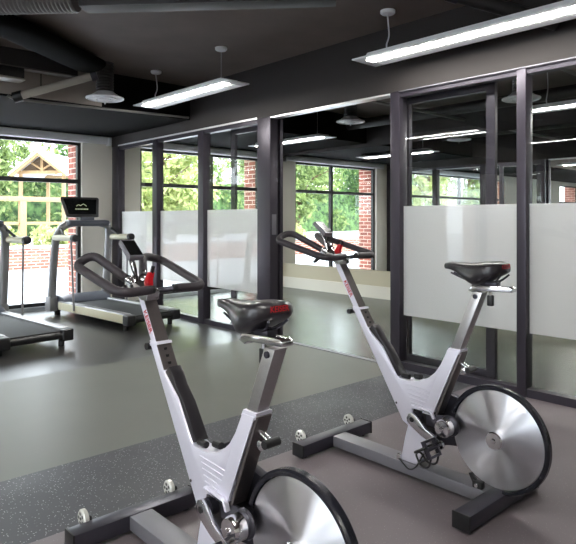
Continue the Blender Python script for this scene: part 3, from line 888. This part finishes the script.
GR = 'trees beyond the patio'
KINDS = [tree_proto('leafy_tree', M['leafa'], 6.2, 2.4, '', GR), tree_proto('leafy_tree', M['leafb'], 5.4, 2.2, '', GR), tree_proto('leafy_tree', M['leafc'], 7.0, 2.6, '', GR)]
used = [0, 0, 0]
SPOT = [(10.0, 37.5, 0, 1.5), (18.0, 37.0, 2, 1.45), (11.6, 19.6, 1, 1.0), (17.6, 20.4, 0, 1.05), (-4.0, 20.4, 0, 1.0), (-10.2, 20.6, 2, 1.0), (-16.2, 21.5, 1, 1.1), (-22.6, 22.5, 0, 1.15), (2.0, 24.5, 2, 1.05), (1.5, 38, 1, 1.5)]
WHERE = ['rising behind the timber pavilion', 'behind the brick window edge of the treadmill window', 'beyond the studio window above the frosted panes', 'beyond the studio window by the thick dark post', 'mirrored at the left of the studio mirror',
         'mirrored beside the brick edge in the studio mirror', 'mirrored in the clear glass above the saddle', 'at the far end of the tree line', 'beyond the patio left of the pavilion', 'far behind the pergola at the left']
COL = ['mid green leafy tree', 'yellow green leafy tree', 'dark green leafy tree']
for k, (x, y, kd, s) in enumerate(SPOT):
    lab = COL[kd] + ' ' + WHERE[k]
    if not used[kd]:
        o = KINDS[kd]; o.location = (x, y, -.04); o['label'] = lab; o.scale = (s, s, s); used[kd] = 1
    else:
        dup(KINDS[kd], (x, y, -.04), k * 1.3, lab, s)

def bush_proto():
    t = thing('garden_bush', '', 'bush', (0, 0, 0), 0, 'bushes along the low brick wall')
    tr = MB()
    for k in range(6):
        a = k * 1.05
        tr.tube([(0, 0, 0), (math.cos(a) * .4, math.sin(a) * .4, .55)], [.03, .01], 6)
    tr.build('stem', M['bark'], t)
    blobs = [(random.uniform(-.6, .6), random.uniform(-.4, .4), random.uniform(.35, .8), random.uniform(.3, .42)) for k in range(10)]
    o = bpy.data.objects.new('foliage', leaf_mesh('foliage', 2200, blobs, .07, M['leafb'])); C.objects.link(o); o.parent = t
    return t
hd = thing('tall_hedge', 'tall dense green hedge at the very back of the garden', 'hedge', (0, 44, -.04))
MB().box(-40, 40, .6, 1.2, 0, 4.6).build('hedge_core', M['leafc'], hd, smooth=False)
hb_ = [(x, .9 + random.uniform(-.3, .3), random.uniform(.4, 6.2), random.uniform(1.0, 1.6)) for x in np.arange(-40, 40, .8)] + [(x, .9, random.uniform(5, 7.5), random.uniform(1.2, 1.9)) for x in np.arange(-40, 40, 2.0)]
ho = bpy.data.objects.new('foliage', leaf_mesh('foliage', 26000, hb_, .22, M['leafa'])); C.objects.link(ho); ho.parent = hd
B = bush_proto()
for k, (x, y, lab) in enumerate([(5.1, 18.0, 'behind the left treadmill handrail'), (7.0, 18.0, 'left of the treadmill console'), (9.2, 18.0, 'beside the brick window edge'), (3.2, 18.0, 'at the left edge of the window'),
                                 (14.4, 18.0, 'beyond the studio window'), (-1.2, 18.0, 'mirrored in the studio mirror left half'), (-6.9, 18.0, 'mirrored in the studio mirror right half'), (-8.8, 18.0, 'mirrored near the brick edge'), (1.2, 18.0, 'left of the treadmill window')]):
    lab = 'yellow green bush behind the low brick wall, ' + lab
    if k == 0:
        B.location = (x, y, .0); B['label'] = lab
    else:
        dup(B, (x, y, 0), k * 1.7, lab)
t = thing('garden_wall', 'low brick wall with a pale capping along the patio', 'wall', (0, 16.3, -.04))
MB().box(-14, 18, 0, .3, 0, .55).build('brickwork', M['brick'], t, smooth=False)
MB().box(-14, 18, -.03, .33, .55, .62, .006).build('capping', M['patio'], t)
# timber pergola: posts and a long beam
t = thing('timber_pergola', 'pale timber pergola frame standing outside the treadmill window', 'pergola', (0, 19.6, -.04))
for x in (4.3, 6.5, 9.2):
    MB().box(x - .1, x + .1, -.1, .1, 0, 1.9, .01).build('post', M['timber'], t)
MB().box(2.2, 9.6, -.08, .08, 1.9, 2.05, .01).build('beam', M['timber'], t)
MB().box(2.2, 9.6, -.05, .05, 1.15, 1.25, .01).build('rail', M['timber'], t)
# pavilion with a gabled roof
t = thing('garden_pavilion', 'timber pavilion with a pale gabled roof outside the treadmill window', 'pavilion', (9.9, 27.5, -.04), math.radians(-45))
PH, EH, HW = 4.45, 3.5, 1.35                   # ridge and eave height, half width
for sx in (-1, 1):
    for yy in (.2, 3.0):
        MB().box(sx - .07, sx + .07, yy - .07, yy + .07, 0, EH - .1, .01).build('post', M['timber'], t)
for yy in (.2, 3.0):
    MB().box(-1.15, 1.15, yy - .07, yy + .07, EH - .1, EH + .05, .01).build('beam', M['timber'], t)
for s in (-1, 1):
    MB()._add([(0, -.3, PH), (0, 3.5, PH), (s * HW, 3.5, EH - .1), (s * HW, -.3, EH - .1), (0, -.3, PH - .1), (0, 3.5, PH - .1), (s * HW, 3.5, EH - .2), (s * HW, -.3, EH - .2)],
              [(0, 1, 2, 3), (4, 7, 6, 5), (0, 3, 7, 4), (1, 5, 6, 2), (2, 6, 7, 3), (0, 4, 5, 1)]).build('roof_panel', M['roofing'], t, smooth=False)
    MB()._add([(0, -.25, PH - .1), (0, -.1, PH - .1), (s * HW, -.1, EH - .2), (s * HW, -.25, EH - .2), (0, -.25, PH - .25), (0, -.1, PH - .25), (s * HW * .9, -.1, EH - .24), (s * HW * .9, -.25, EH - .24)],
              [(0, 1, 2, 3), (4, 7, 6, 5), (0, 3, 7, 4), (1, 5, 6, 2), (2, 6, 7, 3), (0, 4, 5, 1)]).build('rafter', M['timber'], t, smooth=False)
MB()._add([(-1.1, .3, EH + .05), (1.1, .3, EH + .05), (0, .3, PH - .12), (-1.1, .34, EH + .05), (1.1, .34, EH + .05), (0, .34, PH - .12)],
          [(0, 1, 2), (3, 5, 4), (0, 3, 4, 1), (1, 4, 5, 2), (2, 5, 3, 0)]).build('gable_board', M['bark'], t, smooth=False)
MB().box(-.06, .06, .14, .26, EH + .05, PH - .15).build('king_post', M['timber'], t, smooth=False)
for s in (-1, 1):
    MB().tube([(s * .05, .19, EH + .12), (s * .5, .19, EH + .4)], .05, 8).build('truss_strut', M['timber'], t)
